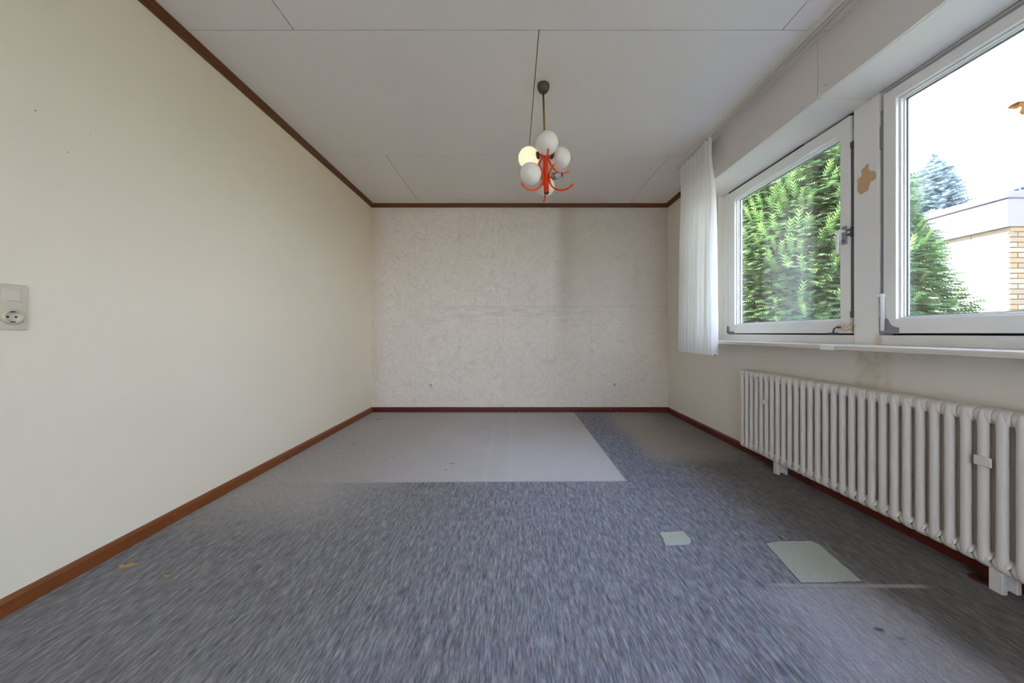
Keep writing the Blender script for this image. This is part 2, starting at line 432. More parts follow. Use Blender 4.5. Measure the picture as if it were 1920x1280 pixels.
# ------------------------------------------------------------------ mesh builder
class MB:
    def __init__(self):
        self.v, self.f, self.mi, self.sm = [], [], [], []
    def _add(self, vs, fs, mat=0, smooth=False):
        o = len(self.v)
        self.v.extend([tuple(p) for p in vs])
        for q in fs:
            self.f.append(tuple(i + o for i in q))
            self.mi.append(mat)
            self.sm.append(smooth)
        return self
    def box(self, a, b, mat=0, bev=0.0):
        (x0, y0, z0), (x1, y1, z1) = a, b
        x0, x1 = min(x0, x1), max(x0, x1); y0, y1 = min(y0, y1), max(y0, y1); z0, z1 = min(z0, z1), max(z0, z1)
        if bev > 0:
            bm = bmesh.new()
            bmesh.ops.create_cube(bm, size=1)
            for v in bm.verts:
                v.co = Vector(((x0 + x1) / 2 + v.co.x * (x1 - x0), (y0 + y1) / 2 + v.co.y * (y1 - y0), (z0 + z1) / 2 + v.co.z * (z1 - z0)))
            bmesh.ops.bevel(bm, geom=list(bm.edges), offset=bev, segments=2, affect='EDGES', profile=.5)
            self.from_bm(bm, mat, False)
            return self
        vs = [(x, y, z) for z in (z0, z1) for y in (y0, y1) for x in (x0, x1)]
        return self._add(vs, [(0, 2, 3, 1), (4, 5, 7, 6), (0, 1, 5, 4), (2, 6, 7, 3), (0, 4, 6, 2), (1, 3, 7, 5)], mat)
    def from_bm(self, bm, mat=0, smooth=False):
        bm.verts.index_update()
        self._add([v.co[:] for v in bm.verts], [[v.index for v in f.verts] for f in bm.faces], mat, smooth)
        bm.free()
        return self
    def tube(self, pts, r, seg=10, mat=0, caps=True, radii=None):
        pts = [Vector(p) for p in pts]
        rings = []
        up = None
        for i, p in enumerate(pts):
            d = (pts[min(i + 1, len(pts) - 1)] - pts[max(i - 1, 0)]).normalized()
            if up is None:
                up = Vector((0, 0, 1)) if abs(d.z) < .9 else Vector((1, 0, 0))
            s = d.cross(up).normalized()
            u = s.cross(d).normalized()
            up = u
            rr = radii[i] if radii else r
            rings.append([p + rr * (math.cos(2 * PI * k / seg) * s + math.sin(2 * PI * k / seg) * u) for k in range(seg)])
        vs = [q for ring in rings for q in ring]
        fs = []
        for i in range(len(pts) - 1):
            for k in range(seg):
                a, b2 = i * seg + k, i * seg + (k + 1) % seg
                fs.append((a, b2, b2 + seg, a + seg))
        self._add(vs, fs, mat, True)
        if caps:
            n = (len(pts) - 1) * seg
            self._add(rings[0], [tuple(range(seg))[::-1]], mat)
            self._add(rings[-1], [tuple(range(seg))], mat)
        return self
    def lathe(self, prof, c=(0, 0, 0), axis=(0, 0, 1), seg=24, mat=0, smooth=True):
        """prof: (radius, height) pairs along axis"""
        ax = Vector(axis).normalized()
        s = ax.orthogonal().normalized()
        if abs(ax.z) > .99:
            s = Vector((1, 0, 0))
        t = ax.cross(s)
        c = Vector(c)
        vs, fs = [], []
        for (r, h) in prof:
            r = max(r, 1e-5)
            for k in range(seg):
                a = 2 * PI * k / seg
                vs.append(c + ax * h + r * (math.cos(a) * s + math.sin(a) * t))
        for i in range(len(prof) - 1):
            for k in range(seg):
                a, b2 = i * seg + k, i * seg + (k + 1) % seg
                fs.append((a, b2, b2 + seg, a + seg))
        return self._add(vs, fs, mat, smooth)
    def prism(self, poly, y0, y1, axis='y', mat=0, smooth=False):
        """poly is a closed outline in the plane across `axis`"""
        def P(a, b2, t):
            return {'y': (a, t, b2), 'x': (t, a, b2), 'z': (a, b2, t)}[axis]
        n = len(poly)
        vs = [P(a, b2, y0) for a, b2 in poly] + [P(a, b2, y1) for a, b2 in poly]
        self._add(vs, [(i, (i + 1) % n, (i + 1) % n + n, i + n) for i in range(n)], mat, smooth)
        self._add(vs[:n], [tuple(range(n))[::-1]], mat)
        self._add(vs[n:], [tuple(range(n))], mat)
        return self
    def ring(self, y0, y1, z0, z1, w, x0, x1, mat=0, wl=None, wr=None, wt=None, wb=None):
        """rectangular frame in the plane x = const; mitre-free closed ring"""
        wl, wr, wt, wb = [w if q is None else q for q in (wl, wr, wt, wb)]
        o = [(y0, z0), (y1, z0), (y1, z1), (y0, z1)]
        i_ = [(y0 + wl, z0 + wb), (y1 - wr, z0 + wb), (y1 - wr, z1 - wt), (y0 + wl, z1 - wt)]
        vs = [(x0, *q) for q in o] + [(x0, *q) for q in i_] + [(x1, *q) for q in o] + [(x1, *q) for q in i_]
        fs = []
        for k in range(4):
            n = (k + 1) % 4
            fs += [(k, n, n + 4, k + 4), (8 + k, 12 + k, 12 + n, 8 + n), (k, k + 8, n + 8, n), (4 + k, 4 + n, 12 + n, 12 + k)]
        return self._add(vs, fs, mat)
    def mesh(self, name, mats, origin=(0, 0, 0), recalc=True):
        me = bpy.data.meshes.new(name)
        ox, oy, oz = origin
        me.from_pydata([(x - ox, y - oy, z - oz) for x, y, z in self.v], [], self.f)
        for m in (mats if isinstance(mats, (list, tuple)) else [mats]):
            me.materials.append(m)
        me.polygons.foreach_set('material_index', self.mi)
        me.polygons.foreach_set('use_smooth', self.sm)
        if recalc:
            bm = bmesh.new()
            bm.from_mesh(me)
            bmesh.ops.remove_doubles(bm, verts=bm.verts, dist=1e-6)
            bmesh.ops.recalc_face_normals(bm, faces=bm.faces)
            bm.to_mesh(me)
            bm.free()
        me.update()
        return me

def wloc(o):
    p = Vector((0, 0, 0))
    while o is not None:
        p += o.location
        o = o.parent
    return p

def build(mb, name, mats, parent=None, bevel=0.0, label=None, recalc=True, origin=None):
    """link the collected geometry (given in world space) as ONE mesh object"""
    og = wloc(parent) if parent is not None else Vector(origin or (0, 0, 0))
    o = bpy.data.objects.new(name, mb.mesh(name, mats, og, recalc))
    COL.objects.link(o)
    if parent is not None:
        o.parent = parent
    else:
        o.location = og
    if bevel:
        md = o.modifiers.new('bevel', 'BEVEL')
        md.width = bevel
        md.segments = 2
        md.limit_method = 'ANGLE'
    if label:
        o['label'] = label
    return o

def tag(o, label, cat, group=None, kind=None):
    o['label'] = label
    o['category'] = cat
    if group:
        o['group'] = group
    if kind:
        o['kind'] = kind
    return o

def empty(name, loc, label, cat, group=None, kind=None):
    o = bpy.data.objects.new(name, None)
    o.empty_display_size = .05
    o.location = loc
    COL.objects.link(o)
    return tag(o, label, cat, group, kind)

def copy_part(src, parent, loc=None):
    c = src.copy()
    COL.objects.link(c)
    c.parent = parent
    if loc is not None:
        c.location = loc
    return c

# ------------------------------------------------------------------ room shell
XL, XR, YB, YN, ZC = -1.71, 1.858, 4.175, -1.60, 2.50
WX1 = 2.06                      # outside face of the window wall
FX = 1.91                       # room-side face of the window frames
Y_W1 = 3.15                     # far end of the window opening
SOF = 2.19                      # underside of the shutter box
SILL = 0.885

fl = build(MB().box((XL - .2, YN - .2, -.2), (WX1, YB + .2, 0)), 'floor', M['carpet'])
tag(fl, 'worn blue-grey carpet covering the whole room floor', 'floor', kind='structure')

wl = build(MB().box((XL - .2, YN - .2, 0), (XL, YB + .2, 2.75)), 'wall_left', M['left_wall'])
tag(wl, 'plain cream painted wall on the left side', 'wall', kind='structure')
wb = build(MB().box((XL, YB, 0), (WX1, YB + .2, 2.75)), 'wall_back', M['wallpaper'])
tag(wb, 'end wall papered in faded beige feather pattern', 'wall', kind='structure')
DX0, DX1, DZ = -0.85, 0.65, 2.10  # opening for the added fill-light door
mb = MB()
mb.box((XL, YN - .2, 0), (DX0, YN, 2.75))
mb.box((DX1, YN - .2, 0), (WX1, YN, 2.75))
mb.box((DX0, YN - .2, DZ), (DX1, YN, 2.75))
wn_ = build(mb, 'wall_near', M['rear_wall'])
tag(wn_, 'plain off-white wall behind the viewer', 'wall', kind='structure')
Y_E = 0.10                      # near end of the second window opening
mb = MB()
mb.box((XR, YN, 0), (WX1, YB, SILL - .022))
mb.box((XR, Y_W1, SILL - .022), (WX1, YB, 2.75))
mb.box((XR, YN, SILL - .022), (WX1, Y_E, 2.75))
mb.box((XR + .03, Y_E, SOF + .05), (WX1, Y_W1, 2.75))
wr_ = build(mb, 'wall_right', M['right_wall'])
tag(wr_, 'off-white window wall on the right with brown damp run under the sill', 'wall', kind='structure')

# ceiling: slab with white boards hung below it, open joints between them
ce = build(MB().box((XL - .2, YN - .2, ZC + .016), (WX1 + .25, YB + .2, 2.78)), 'ceiling', M['joint'])
tag(ce, 'white panelled ceiling with thin staggered joints', 'ceiling', kind='structure')
g = .0048
rows = [(YN, -.72, (.13,)), (-.72, .53, (.13,)), (.53, 1.7795, (-1.127, 1.378)), (1.7795, 3.026, (.13,)), (3.026, YB, (-1.118, 1.369))]
for (y0, y1, cuts) in rows:
    xs = [XL] + list(cuts) + [XR]
    for x0, x1 in zip(xs[:-1], xs[1:]):
        pb = MB().box((x0 + (g / 2 if x0 != XL else 0), y0 + g / 2, ZC), (x1 - (g / 2 if x1 != XR else 0), y1 - g / 2, ZC + .0155))
        build(pb, 'ceiling_panel', M['panel'], ce, bevel=.0012)

# baseboards and ceiling mouldings
def base_prof(s):              # outline across the board: wall at 0, room towards +s
    return [(0, 0), (s * .014, 0), (s * .014, .046), (s * .010, .057), (0, .060)]
bl = build(MB().prism([(XL + a, z) for a, z in base_prof(1)], YN, YB), 'baseboard_left', M['base_y'])
tag(bl, 'red-brown wooden baseboard along the left wall', 'baseboard', kind='structure')
bb_ = build(MB().prism([(YB - a, z) for a, z in base_prof(1)], XL, XR, 'x'), 'baseboard_back', M['base_x'])
tag(bb_, 'dark red-brown baseboard along the papered end wall', 'baseboard', kind='structure')
br_ = build(MB().prism([(XR - a, z) for a, z in base_prof(1)], YN, YB), 'baseboard_right', M['base_x'])
tag(br_, 'red-brown baseboard along the window wall, darkened for the shade behind the radiator', 'baseboard', kind='structure')

def corn_prof(s):
    return [(0, ZC), (s * .036, ZC), (s * .036, ZC - .008), (s * .027, ZC - .013), (s * .022, ZC - .024), (s * .012, ZC - .030), (s * .010, ZC - .040), (0, ZC - .040)]
t1 = build(MB().prism([(XL + a, z) for a, z in corn_prof(1)], YN, YB), 'trim_1', M['cornice_y'])
tag(t1, 'brown wooden moulding where the left wall meets the ceiling', 'trim', kind='structure')
t2 = build(MB().prism([(YB - a, z) for a, z in corn_prof(1)], XL, XR, 'x'), 'trim_2', M['cornice_x'])
tag(t2, 'brown wooden moulding where the papered wall meets the ceiling', 'trim', kind='structure')
t3 = build(MB().prism([(XR - a, z) for a, z in corn_prof(1)], Y_W1 + .02, YB), 'trim_3', M['cornice_y'])
tag(t3, 'short brown moulding at the ceiling behind the white curtain', 'trim', kind='structure')

# shutter box over the windows
BX = 1.62
sb = empty('trim_4', (BX, 1.85, SOF), 'long grey-white boxed-in roller shutter casing over both windows', 'trim', kind='structure')
build(MB().box((BX, 1.8535, SOF), (BX + .014, Y_W1, ZC)), 'fascia_panel', M['box'], sb, bevel=.002)
build(MB().box((BX + .001, YN, SOF + .004), (BX + .014, 1.8465, ZC)), 'fascia_panel', M['box'], sb, bevel=.002)
build(MB().box((BX + .006, 1.84, SOF + .012), (BX + .013, 1.86, ZC)), 'joint_strip', M['box'], sb)
build(MB().box((BX + .014, 1.8515, SOF), (FX + .03, Y_W1, SOF + .012)), 'soffit_panel', M['box'], sb, bevel=.0015)
build(MB().box((BX + .014, YN, SOF + .003), (FX - .010, 1.8490, SOF + .015)), 'soffit_panel', M['box'], sb, bevel=.0015)
build(MB().box((FX - .010, YN, SOF + .008), (FX + .03, 1.806, SOF + .02)), 'gap_shade_strip', M['seal_gap'], sb)  # dark strip standing for the shaded gap above the near sash
build(MB().box((BX + .014, Y_W1 - .014, SOF + .012), (XR, Y_W1, ZC)), 'end_panel', M['box'], sb)
for (sy, sz) in ((1.95, 2.215), (2.30, 2.235), (1.80, 2.235)):
    build(MB().lathe([(0, -.0015), (.003, -.0015), (.004, 0)], (BX, sy, sz), (1, 0, 0), 10), 'screw', M['steel'], sb)

# ------------------------------------------------------------------ windows
def window(name, label, ya, yb, open_y0, open_y1, oz0, oz1, sz1):
    """sash from ya (near) to yb (far); opening open_y0..open_y1"""
    w = empty(name, (FX, (ya + yb) / 2, SILL), label, 'window', kind='structure')
    z0 = .946
    sd = .070
    b = MB()
    b.ring(ya, yb, z0, sz1, 0, FX - .006, FX + sd - .006, 0, open_y0 - ya, yb - open_y1, sz1 - oz1, oz0 - z0)
    s = build(b, 'sash', M['frame'], w, bevel=.003)
    b = MB()
    e = .001
    b.ring(open_y0 + e, open_y1 - e, oz0 + e, oz1 - e, .007, FX + .012, FX + .025)
    b.ring(open_y0 + e, open_y1 - e, oz0 + e, oz1 - e, .012, FX + .025, FX + .033)
    build(b, 'glazing_bead', M['frame'], s, bevel=.0012)
    b = MB()
    b.ring(open_y0 + e, open_y1 - e, oz0 + e, oz1 - e, .016, FX + .0375, FX + .0445)
    build(b, 'spacer_bar', M['steel'], s)
    for gx in (FX + .0335, FX + .0455):
        build(MB().box((gx, open_y0 + .002, oz0 + .002), (gx + .003, open_y1 - .002, oz1 - .002)), 'pane', M['glass'], s)
    return w, s

w1, s1 = window('window_1', 'white framed far window filled by the green yew outside', 1.962, 3.075, 2.022, 2.990, 1.019, 2.103, 2.180)
w2, s2 = window('window_2', 'large white framed near window showing white sky and neighbouring house', .165, 1.786, .230, 1.727, 1.017, 2.120, 2.174)

# fixed frames
b = MB()
b.box((FX, 1.94, SILL), (FX + .095, Y_W1, .936))
b.box((FX, 3.085, .936), (FX + .095, Y_W1, 2.25))
b.box((FX, 1.94, 2.190), (FX + .095, 3.085, 2.25))
build(b, 'fixed_frame', M['frame'], w1, bevel=.002)
b = MB()
b.box((FX, Y_E, SILL), (FX + .095, 1.807, .936))
b.box((FX, Y_E, .936), (FX + .095, .155, 2.25))
b.box((FX, .155, 2.1935), (FX + .095, 1.807, 2.25))
build(b, 'fixed_frame', M['frame'], w2, bevel=.002)
# rebates behind the sash gaps
b = MB().ring(1.945, 3.09, .93, 2.195, .03, FX + .066, FX + .09)
build(b, 'rebate_seal', M['seal_gap'], w1)
b = MB().ring(.15, 1.806, .93, 2.20, .03, FX + .066, FX + .09)
build(b, 'rebate_seal', M['seal_gap'], w2)
# dark strip standing for the shaded gap over the far sash
build(MB().box((FX - .006, 2.28, 2.1805), (FX + .03, 3.07, 2.1885)), 'sash_gap_shade', M['seal_gap'], w1)

# unseen glazed door, added behind the viewer to let in fill daylight
w3 = empty('fill_light_door', ((DX0 + DX1) / 2, YN - .1, 0), 'wide unseen glazed door added behind the viewer for fill daylight', 'window', kind='structure')
def ring_y(x0, x1, z0, z1, w, y0, y1):
    r_ = MB().ring(x0, x1, z0, z1, w, y0, y1)
    r_.v = [(b_, a_, c_) for a_, b_, c_ in r_.v]
    return r_
build(ring_y(DX0, DX1, 0, DZ, .05, YN - .14, YN - .05), 'fixed_frame', M['frame'], w3)
xm = (DX0 + DX1) / 2
for xa, xb in ((DX0 + .05, xm), (xm, DX1 - .05)):
    s_ = build(ring_y(xa + .002, xb - .002, .052, DZ - .052, .07, YN - .13, YN - .07), 'sash', M['frame'], w3)
    build(MB().box((xa + .07, YN - .102, .12), (xb - .07, YN - .098, DZ - .12)), 'pane', M['glass'], s_)

# post between the windows, belongs to the wall
post = build(MB().box((FX - .006, 1.807, SILL), (WX1, 1.940, SOF + .06)), 'post', M['frame'], wr_, bevel=.002)
# peeled patch on the post
def blob(pts, x, t):
    return MB().prism(pts, x, x + t, 'x')
pz = lambda py, Y: CAM_H + (625 - py) * Y / 650
PX = FX - .0065
py_ = lambda px: PX * 650 / (px - 963)
outline = [(1626, 306), (1629, 309), (1628, 316), (1632, 321), (1637, 320), (1642, 323), (1643, 333), (1639, 338), (1633, 340), (1630, 348), (1628, 356), (1620, 361), (1614, 365), (1608, 360), (1607, 352), (1608, 344), (1607, 338), (1611, 333), (1616, 330), (1615, 320), (1620, 314), (1623, 311)]
poly = [(py_(a), CAM_H + (625 - c) * py_(a) / 650) for a, c in outline]
fine = []
for i, (a, c) in enumerate(poly):
    a2, c2 = poly[(i + 1) % len(poly)]
    fine.append((a, c))
    fine.append(((a + a2) / 2 + random.uniform(-.0012, .0012), (c + c2) / 2 + random.uniform(-.0012, .0012)))
build(blob(fine, PX - .0004, .0008), 'peeled_patch', M['plaster'], post, label='tan bare plaster patch where white paint has peeled')

# sills
def sill_prof(x0, x1):
    return [(x0 + .004, SILL), (x0, SILL - .004), (x0, SILL - .022), (x0 + .006, SILL - .0245), (x0 + .03, SILL - .0225), (x1, SILL - .022), (x1, SILL)]
build(MB().prism(sill_prof(1.652, FX + .01), 1.86, 3.12), 'window_sill', M['sill'], w1)
build(MB().prism(sill_prof(1.648, FX + .01), Y_E - .05, 1.785), 'window_sill', M['sill'], w2)
jc = MB().prism([(1.646, SILL + .001), (1.644, SILL - .002), (1.644, SILL - .026), (1.70, SILL - .026), (1.70, SILL - .024), (FX, SILL - .024), (FX, SILL + .001)], 1.783, 1.862)
build(jc, 'sill_joint_cover', M['plastic'], w2, label='bright white cover over the joint between the two sills')

# fittings, far window
lk = MB()
lk.box((FX - .002, 1.9415, 1.035), (FX + .02, 1.9605, 2.005))
for zz in (1.035, 1.49, 1.99):
    lk.box((FX - .008, 1.9412, zz), (FX + .018, 1.9608, zz + .035))
build(lk, 'lock_strip', M['dark_steel'], w1, bevel=.001)
kp = MB()
kp.box((FX - .009, 1.940, 1.500), (FX - .003, 1.985, 1.512), bev=.001)
kp.box((FX - .009, 1.940, 1.528), (FX - .003, 1.985, 1.538), bev=.001)
kp.box((FX - .011, 1.946, 1.494), (FX - .004, 1.957, 1.545), bev=.001)
build(kp, 'lock_keep', M['dark_steel'], w1)
# handle
hd = MB()
hd.box((FX - .016, 1.976, 1.455), (FX - .006, 2.004, 1.560), bev=.004)
esc = build(hd, 'window_handle', M['steel'], s1)
hb = MB().tube([(FX - .014, 1.987, 1.53), (FX - .040, 1.987, 1.53)], .008, 12)
hb.tube([(FX - .038, 1.987, 1.536), (FX - .044, 1.987, 1.528), (FX - .050, 1.988, 1.512), (FX - .052, 1.989, 1.47), (FX - .052, 1.990, 1.415), (FX - .050, 1.990, 1.400)], .008, 12, radii=[.008, .009, .0095, .009, .0085, .006])
build(hb, 'lever', M['plastic'], esc)
kn = MB().lathe([(0, 0), (.007, 0), (.008, .004), (.006, .012), (0, .014)], (FX - .016, 1.990, 1.475), (-1, 0, 0), 14)
build(kn, 'lock_button', M['chrome'], esc)
# hinge at lower far corner
hg = MB()
hg.box((FX - .012, 3.058, .948), (FX - .004, 3.082, 1.005), bev=.002)
hg.box((FX - .012, 2.995, .946), (FX - .004, 3.082, .962), bev=.002)
hg.tube([(FX - .012, 3.078, .95), (FX - .012, 3.078, 1.01)], .005, 10)
build(hg, 'corner_hinge', M['steel'], w1)
# tilt latch at lower near corner
lt = MB()
lt.box((FX - .012, 2.035, .940), (FX - .004, 2.090, .950), bev=.002)
lt.tube([(FX - .010, 2.062, .950), (FX - .016, 2.050, .972), (FX - .016, 2.030, .984), (FX - .010, 2.012, .980)], .004, 8)
lt.lathe([(0, 0), (.007, 0), (.007, .006), (0, .007)], (FX - .006, 2.030, .981), (-1, 0, 0), 12)
build(lt, 'tilt_latch', M['dark_steel'], w1)

# fittings, near window
lk = MB().box((FX + .002, 1.7875, 1.12), (FX + .02, 1.8060, 2.10))
lk.box((FX - .003, 1.7872, 1.90), (FX + .018, 1.8063, 2.02))
build(lk, 'lock_strip', M['steel'], w2, bevel=.001)
hg = MB()
hg.box((FX - .011, 1.712, .944), (FX - .005, 1.803, .966), bev=.002)
hg.prism([(1.803, .944), (1.712, .944), (1.712, .974), (1.738, .980), (1.752, .992), (1.760, 1.012), (1.768, 1.02), (1.803, 1.02)], FX - .010, FX - .005, 'x')
hinge2 = build(hg, 'corner_hinge', M['steel'], w2, bevel=.0008)
cp = MB().tube([(FX - .018, 1.778, .958), (FX - .018, 1.778, 1.145), (FX - .018, 1.778, 1.147)], .0085, 14)
cp.lathe([(0, 1.150), (.009, 1.149), (.011, 1.143), (.011, 1.132), (.008, 1.128)], (FX - .018, 1.778, 0), (0, 0, 1), 14)
cp.box((FX - .026, 1.776, 1.134), (FX - .010, 1.800, 1.146), bev=.003)
build(cp, 'hinge_cap', M['plastic'], hinge2, label='tall white plastic hinge cap')

# butterfly sticker on the near pane
bx = FX + .0320
st = empty('window_sticker', (bx, 1.30, 1.80), 'orange and yellow butterfly sticker on the near window pane', 'sticker')
def wing(sgn):
    return [(0, .005), (sgn * .018, .026), (sgn * .040, .038), (sgn * .060, .037), (sgn * .070, .030), (sgn * .060, .022), (sgn * .045, .012), (sgn * .033, .016), (sgn * .030, .004), (sgn * .036, -.008), (sgn * .030, -.020), (sgn * .016, -.022), (sgn * .004, -.010)]
for sgn in (1, -1):
    pl = [(1.295 + a, 1.80 + c) for a, c in wing(sgn)]
    cx = sum(q[0] for q in pl) / len(pl); cz = sum(q[1] for q in pl) / len(pl)
    inn = [(cx + (a - cx) * .84, cz + (c - cz) * .80) for a, c in pl]
    n = len(pl)
    rg = MB()
    vs = [(xx, *q) for xx in (bx, bx + .0006) for q in pl + inn]
    fs = []
    for i in range(n):
        j = (i + 1) % n
        fs += [(i, j, n + j, n + i), (2 * n + i, 3 * n + i, 3 * n + j, 2 * n + j), (i, 2 * n + i, 2 * n + j, j)]
    rg._add(vs, fs)
    w_ = build(rg, 'wing', M['butterfly_edge'], st)
    build(MB().prism(inn, bx, bx + .0006, 'x'), 'wing_print', M['butterfly_wing'], w_)
    sp = [(1.295 + sgn * .044 + .009 * math.cos(k), 1.8285 + .005 * math.sin(k)) for k in [i * PI / 5 for i in range(10)]]
    build(MB().prism(sp, bx - .0006, bx - .0002, 'x'), 'wing_spot', M['butterfly_spot'], w_)
build(MB().lathe([(0, -.026), (.003, -.02), (.0035, .01), (.002, .024), (0, .028)], (bx, 1.295, 1.80), (0, 0, 1), 8), 'body', M['butterfly_edge'], st)

# ------------------------------------------------------------------ radiator
RX0, RX1 = 1.745, 1.842
RZ0, RZ1 = .076, .668
PITCH, NSEC = .0505, 40
RY_FAR = 2.687
rad = empty('radiator', (1.79, 1.68, 0), 'long off-white column radiator standing under the windows', 'radiator')
def rounded(x0, x1, z0, z1, r, n=6, rb=None):
    out = []
    for (cx, cz, a0) in ((x1 - r, z1 - r, 0), (x0 + r, z1 - r, 90), (x0 + r, z0 + r, 180), (x1 - r, z0 + r, 270)):
        for k in range(n + 1):
            a = math.radians(a0 + 90 * k / n)
            out.append((cx + r * math.cos(a), cz + r * math.sin(a)))
    return out
def pillow(mb, x0, x1, z0, z1, y0, y1, r, top, bot):
    """a header: rounded outline in XZ, crowned along Y so joints read as creases"""
    W = y1 - y0
    stations = [(0, 1), (.03, .62), (.10, .22), (.22, .04), (.5, 0), (.78, .04), (.90, .22), (.97, .62), (1, 1)]
    rings = []
    for t, d in stations:
        rings.append([(x, y0 + W * t, z) for x, z in rounded(x0 + d * .004, x1 - d * .004, z0 + d * bot, z1 - d * top, r)])
    n = len(rings[0])
    vs = [q for ring in rings for q in ring]
    fs = [(i * n + k, i * n + (k + 1) % n, (i + 1) * n + (k + 1) % n, (i + 1) * n + k) for i in range(len(rings) - 1) for k in range(n)]
    mb._add(vs, fs, 0, True)
    mb._add(rings[0], [tuple(range(n))], 0, False)
    mb._add(rings[-1], [tuple(range(n))[::-1]], 0, False)
def section_mesh():
    mb = MB()
    h = PITCH / 2 - .0002
    pillow(mb, RX0 + .004, RX1 - .004, RZ1 - .058, RZ1, -h, h, .022, .003, .008)
    pillow(mb, RX0 + .004, RX1 - .004, RZ0, RZ0 + .060, -h, h, .026, .010, .014)
    zt, zb = RZ1 - .052, RZ0 + .054
    for cx in (RX0 + .0155, (RX0 + RX1) / 2, RX1 - .0155):
        prof = [(0, zb - .046), (.008, zb - .044), (.0125, zb - .036), (.0150, zb - .024), (.0162, zb - .008), (.0160, zb + .006), (.0153, zb + .016), (.0151, (zb + zt) / 2), (.0153, zt - .016), (.0160, zt - .006), (.0162, zt + .008), (.0150, zt + .026), (.0125, zt + .038), (.008, zt + .046), (0, zt + .048)]
        mb.lathe(prof, (cx, 0, 0), (0, 0, 1), 16)
    return mb.mesh('section', M['radiator'], (1.79, 0, 0))
sm = section_mesh()
for k in range(NSEC):
    o = bpy.data.objects.new('section', sm)
    COL.objects.link(o)
    o.parent = rad
    o.location = (0, RY_FAR - PITCH / 2 - k * PITCH - 1.68, 0)
def foot(yc):
    f = MB()
    f.box((1.762, yc - .019, 0), (1.782, yc + .019, .09), bev=.003)
    f.box((1.815, yc - .019, 0), (1.833, yc + .019, .09), bev=.003)
    f.box((1.782, yc - .012, .012), (1.815, yc - .008, .09))
    f.box((1.760, yc - .019, .084), (1.836, yc + .019, .110), bev=.003)
    return f
build(foot(1.268), 'foot', M['radiator'], rad)
build(foot(2.335), 'foot', M['radiator'], rad)
build(foot(.80), 'foot', M['radiator'], rad)
for yc in (1.2885, 2.4005):
    c_ = MB()
    c_.box((RX0 - .006, yc - .025, .452), (RX0 + .002, yc + .025, .488), bev=.004)
    c_.box((RX0 + .001, yc - .009, .460), (RX0 + .10, yc + .009, .480))
    build(c_, 'wall_clip', M['radiator'], rad)
# dark collar in the carpet by the foot
cl = MB().lathe([(.010, .001), (.010, .007), (.016, .009), (.030, .006), (.034, .0005)], (1.796, 1.330, 0), (0, 0, 1), 28)
cl = build(cl, 'pipe_collar', M['rosette'], None, origin=(1.796, 1.330, 0))
tag(cl, 'dark red-brown pipe collar in the carpet beside a radiator foot', 'collar')

# ------------------------------------------------------------------ curtain and rail
rail = empty('curtain_rail', (1.545, .8, ZC), 'cream double-track curtain rail on the ceiling above the windows', 'curtain rail')
prof = [(1.516, ZC), (1.516, ZC - .017), (1.519, ZC - .020), (1.530, ZC - .020), (1.530, ZC - .008), (1.536, ZC - .008), (1.536, ZC - .020), (1.553, ZC - .020), (1.553, ZC - .008), (1.559, ZC - .008), (1.559, ZC - .020), (1.571, ZC - .020), (1.574, ZC - .017), (1.574, ZC)]
build(MB().prism(prof, YN, 3.225), 'track', M['rail'], rail)
for (a0, a1) in ((1.530, 1.536), (1.553, 1.559)):
    build(MB().box((a0 - .0005, YN, ZC - .0115), (a1 + .0005, 3.22, ZC - .008)), 'slot', M['slot'], rail)
build(MB().box((1.513, 3.222, ZC - .024), (1.577, 3.230, ZC), bev=.002), 'end_cap', M['rail'], rail)

def curtain():
    nu, nv = 260, 46
    z_top, z_bot = ZC - .021, .782
    vs, fs = [], []
    for j in range(nv + 1):
        t = j / nv
        z = z_top + (z_bot - z_top) * t
        for i in range(nu + 1):
            s = i / nu
            # far end to near end; heading gathers tightly, hem spreads a little
            y0 = 3.200 + .02 * math.sin(t * 2.4)
            y1 = 2.700 + .03 * t
            y = y0 + (y1 - y0) * s
            tight = max(0, 1 - t * 5)
            amp = .013 + .020 * min(1, t * 2.2)
            ph = 2 * PI * (9.0 * s + .25 * math.sin(5 * s) + .10 * math.sin(3 * t + 7 * s))
            w = math.sin(ph); d = amp * (w - .28 * math.sin(2 * ph + .6)) + .010 * tight * math.sin(2 * PI * 27 * s) + .006 * math.sin(2 * PI * 20 * s + 2 * t)
            d += .006 * math.sin(2.3 * t + 4.1 * s)
            q = min(1, max(0, (t - .06) / .22)); q = q * q * (3 - 2 * q)
            x = 1.546 + d + .006 * (s - .5) + .034 * q * s ** 3
            y += .010 * min(1, t * 2) * math.cos(ph)
            vs.append((x, y, z - .006 * t * math.sin(ph) * .5 - .008 * s * t))
    for j in range(nv):
        for i in range(nu):
            a = j * (nu + 1) + i
            fs.append((a, a + 1, a + nu + 2, a + nu + 1))
    mb = MB()
    mb._add(vs, fs, 0, True)
    return mb
cur = empty('curtain', (1.545, 2.95, .782), 'short white pleated curtain hanging drawn aside at the far window', 'curtain')
cp_ = build(curtain(), 'cloth', M['cloth'], cur, recalc=False)
hm = MB()
hm.box((1.533, 2.712, ZC - .030), (1.556, 3.195, ZC - .0205), bev=.002)
build(hm, 'heading_tape', M['cloth'], cur)
build(MB().tube([(1.578, 2.722, .776), (1.582, 2.706, .774)], .004, 8), 'hem_weight', M['dark_steel'], cur)

